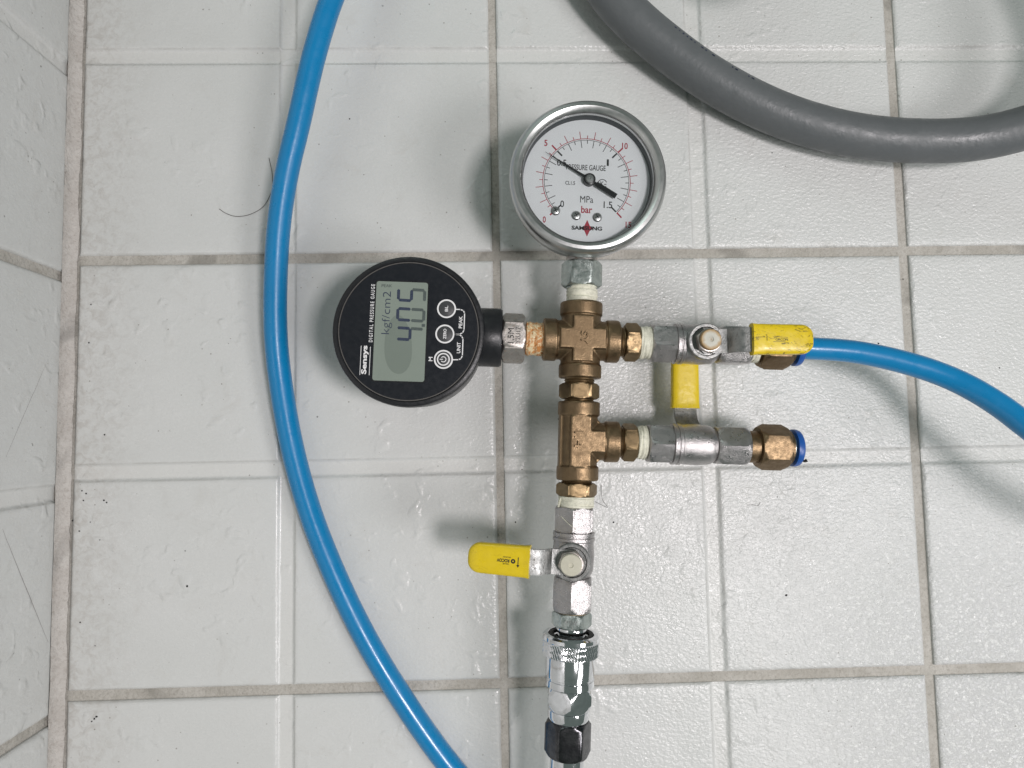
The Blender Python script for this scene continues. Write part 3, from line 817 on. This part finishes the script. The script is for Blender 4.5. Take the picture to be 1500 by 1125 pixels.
for (x, y), s_ in zip(((15.0, 9.7), (14.7, -.7), (14.5, -11.1)), ('BL', 'ZERO', '')):
    m2 = MB(); m2.lathe([(3.2, fz - .1), (3.2, fz + .12), (2.9, fz + .3), (.5, fz + .38)], 'Z', (0, 0, 0), 40)
    bt = m2.build('button', 'button', dig, (x, y, 0))
    m2 = MB(); zb = fz + .42
    if s_: text(m2, s_, x, y, 1.25, 2.4 if s_ == 'BL' else 4.2, zb, R(90), .02)
    else:
        zw_, zw = zw, zb
        m2.arc((x, y), 2.35, .5, 0, 2 * math.pi, zb - .03, zb, 40); m2.arc((x, y), 1.05, .32, R(180 + 40), R(540 - 40), zb - .03, zb, 24); m2.bar((x - 1.5, y), (x - .2, y), .32, zb - .03, zb)
        zw = zw_
    m2.build('printed_marks', 'white_print', dig, smooth=False)

# ------------------------------------------------------------------ quick coupler with chrome pipe (separate thing: it unplugs)
cp = bpy.data.objects.new('quick_coupler', None); col.objects.link(cp)
M_man = Matrix.Translation((org.x, org.y, 0)) @ Matrix.Rotation(TH, 4, 'Z')
cp.location = M_man @ (Vector((-1.2, -122.4, Z0)) * MM); cp.rotation_euler = (R(1.2), 0, TH + R(-.4)); cp.empty_display_size = .02
tag(cp, 'shiny chrome quick coupler with knurled collar and pipe, plugged onto the brass assembly', 'hose coupler')
mb = MB(); mb.lathe([(7.2, 1.8), (9.2, .3), (9.6, 0), (11.0, .05), (11.7, .7), (11.75, 2.1), (11.5, 2.5)], '-Y', n=96)
c0 = mb.build('collar_lip', 'chrome', cp)
m2 = MB(); m2.lathe([(7.6, -.1), (9.3, -.1), (9.3, .6), (7.6, .6)], '-Y', n=72, closed=True); m2.build('dark_gap_ring', 'rubber', cp)  # black ring put in to darken the gap inside the collar lip
m2 = MB(); nk = 480
def knurl(a, t, r):
    if t < 2.7 or t > 8.4: return 11.2
    return 11.2 + .4 * abs(((a * 60 / (2 * math.pi) + t * .36) % 1) * 2 - 1)
m2.lathe([(11, 2.4)] + [(11.3, 2.6 + .3 * i) for i in range(20)] + [(10.6, 8.7)], '-Y', n=nk, rfn=lambda a, t, r: r if (t < 2.55 or t > 8.6) else knurl(a, t, r))
m2.build('knurled_ring', 'chrome', cp, angle=25)
m2 = MB(); m2.lathe([(9.9, 8.4), (10.1, 9.0), (10.1, 17.0), (9.7, 17.3), (9.7, 17.9), (10.15, 18.1), (10.15, 20.6), (9.6, 21.2)], '-Y', n=72); m2.build('sleeve', 'chrome', cp)
m2 = MB(); m2.hexa(8.7, 20.8, 30.2, '-Y', phase=R(2), rise=3.2); m2.build('hex_body', 'chrome', cp)
m2 = MB(); m2.lathe([(7.6, 29.8), (8.6, 30.4), (8.7, 33.2), (8.1, 34.6), (7.8, 35.2)], '-Y', n=64); m2.build('collar', 'chrome', cp)
m2 = MB(); m2.hexa(8.3, 35.0, 49.0, '-Y', phase=R(30), rise=1.6); m2.build('union_nut', 'black_nut', cp)
m2 = MB(); m2.lathe([(7.0, 48.5), (7.0, 130)], '-Y', n=56); m2.build('pipe', 'chrome', cp)

# ------------------------------------------------------------------ hoses
def px_path(L): return [at(x, y, z) / MM for x, y, z in L]

pl = px_path([(650, -330, 6), (598, -240, 10), (553, -150, 18), (517, -70, 25), (485, 0, 27), (458, 89, 26), (438, 178, 23), (421, 249, 20), (409.6, 320, 17), (404.5, 391, 14), (403.5, 480, 11), (411, 560, 8.4), (429, 660, 6.6), (458, 761, 6), (499, 861, 6), (544, 950, 6), (598, 1037, 6), (655, 1117, 6), (722, 1195, 6), (800, 1270, 6)])
mb = MB(); mb.tube(relax(spline(pl), 12), 5.2, 32)
tag(mb.build('air_hose', 'blue_hose'), 'long blue air hose curving across the floor beside the black digital gauge', 'hose')
xin = M_man @ (Vector((88, 0, Z0)) * MM) / MM; xo = M_man @ (Vector((97, 0, Z0)) * MM) / MM
pr = [xin, xo] + px_path([(1251, 515, 36), (1333, 533, 41), (1402, 558, 46), (1463, 593, 53), (1520, 636, 60), (1610, 698, 67), (1730, 768, 78), (1890, 840, 84), (2040, 890, 78), (2180, 890, 60), (2290, 920, 25), (2380, 940, 6)])
mb = MB(); mb.tube(relax(spline(pr), 12), 4.85, 32)
tag(mb.build('air_hose', 'blue_hose'), 'short blue hose running out of the push-in fitting under the scuffed yellow lever', 'hose')
pg = px_path([(700, -470, 10.5), (742, -330, 11), (790, -200, 13), (845, -85, 15), (906, 7, 15), (985, 77, 13), (1062, 129, 12), (1150, 171, 12), (1249, 198, 13), (1350, 207, 16), (1447, 201, 22), (1545, 172, 32), (1640, 118, 46), (1720, 35, 60), (1755, -70, 72), (1730, -180, 80), (1640, -260, 84), (1510, -285, 84), (1380, -240, 82), (1270, -150, 78), (1180, -120, 70), (1090, -170, 55), (1040, -280, 35), (1020, -420, 12)])
mb = MB(); mb.tube(relax(spline(pg), 12), 10.0, 40)
gh = tag(mb.build('drain_hose', 'grey_hose'), 'thick grey rubber hose looping past the dial gauge', 'hose')
# worn print on the grey hose
gp = relax(spline(pg), 12)
m2 = MB(); random.seed(3)
s0 = min(range(len(gp)), key=lambda i: (gp[i] - at(975, 62, 13) / MM).length)
s_len = 0.0
while s_len < 52:
    i = s0; acc = 0.0
    while acc < s_len: acc += (gp[i + 1] - gp[i]).length; i += 1
    d_ = (gp[i + 1] - gp[i - 1]).normalized(); side = d_.cross(Vector((0, 0, 1))).normalized() * -1
    if random.random() < .72 - s_len * .006:
        aa = R(84); nrm = side * math.cos(aa - R(25)) + Vector((0, 0, 1)) * math.sin(aa - R(25)); tang = d_.cross(nrm)
        L = random.uniform(.6, 1.6); hgt = random.uniform(.7, 1.2)
        c_ = gp[i] + nrm * 10.03
        m2.add([c_ - d_ * L / 2 - tang * hgt / 2, c_ + d_ * L / 2 - tang * hgt / 2, c_ + d_ * L / 2 + tang * hgt / 2, c_ - d_ * L / 2 + tang * hgt / 2], [(0, 1, 2, 3)])
    s_len += random.uniform(.8, 1.9)
m2.build('printed_marks', 'print_blue', gh, smooth=False)

# ------------------------------------------------------------------ small things: hairs, loose thread, grit
def strand(name, L, r, mat, label, cat):
    mb = MB(); mb.tube(spline(px_path(L), 8), r, 6); return tag(mb.build(name, mat), label, cat)
strand('hair', [(394, 231, .6), (399, 258, .25), (397, 282, .15), (385, 303, .15), (366, 314, .15), (347, 317, .15), (332, 313, .15), (321, 306, .15)], .13, 'hair', 'dark curved hair lying on the tile beside the long blue hose', 'hair')
strand('hair', [(872, 735, 33), (882, 740, 20), (890, 743, 8), (883, 733, 3), (881, 722, 1.2), (881, 710, .3)], .10, 'hair', 'thin kinked hair hanging from the white thread tape beside the upright valve', 'hair')
strand('hair', [(1094, 740, .2), (1103, 739.5, .2), (1110, 741, .2), (1114, 736, .2)], .08, 'hair', 'short fine hair lying alone on bare rough tile below the overturned valve', 'hair')
mb = MB(); random.seed(11)
for (px, py, r) in ((274, 859, .75), (117, 912, .55), (120, 719, .5), (133, 446, .6), (130, 502, .55), (153, 637, .55), (126, 723, .6), (122, 733, .5), (139, 946, .4), (271, 807, .4), (146, 791, .4), (116, 778, .5), (132, 765, .4),
                    (755, 765, .6), (899, 765, .65), (962, 772, .35), (1152, 872, .75), (1139, 728, .4), (1287, 503, .7), (1464, 539, .7), (1387, 577, .5), (818, 614, .45), (1131, 224, .6), (1323, 409, .5), (512, 174, .5), (152, 733, .6), (156, 736, .5), (106, 763, .6),
                    (138, 1053, .7), (141, 1050, .8), (134, 1057, .5)):
    c_ = at(px, py, .1) / MM
    V = []; 
    for k in range(7):
        a = 2 * math.pi * k / 7; rr = r * .8 * random.uniform(.6, 1.1); V.append((c_.x + rr * math.cos(a), c_.y + rr * math.sin(a), .0))
    V.append((c_.x, c_.y, r * .8)); mb.add(V, [(k, (k + 1) % 7, 7) for k in range(7)] + [tuple(reversed(range(7)))])
tag(mb.build('grit', 'rubber', angle=60), 'scattered black crumbs of grit on the pale tiles', 'grit', kind='stuff')
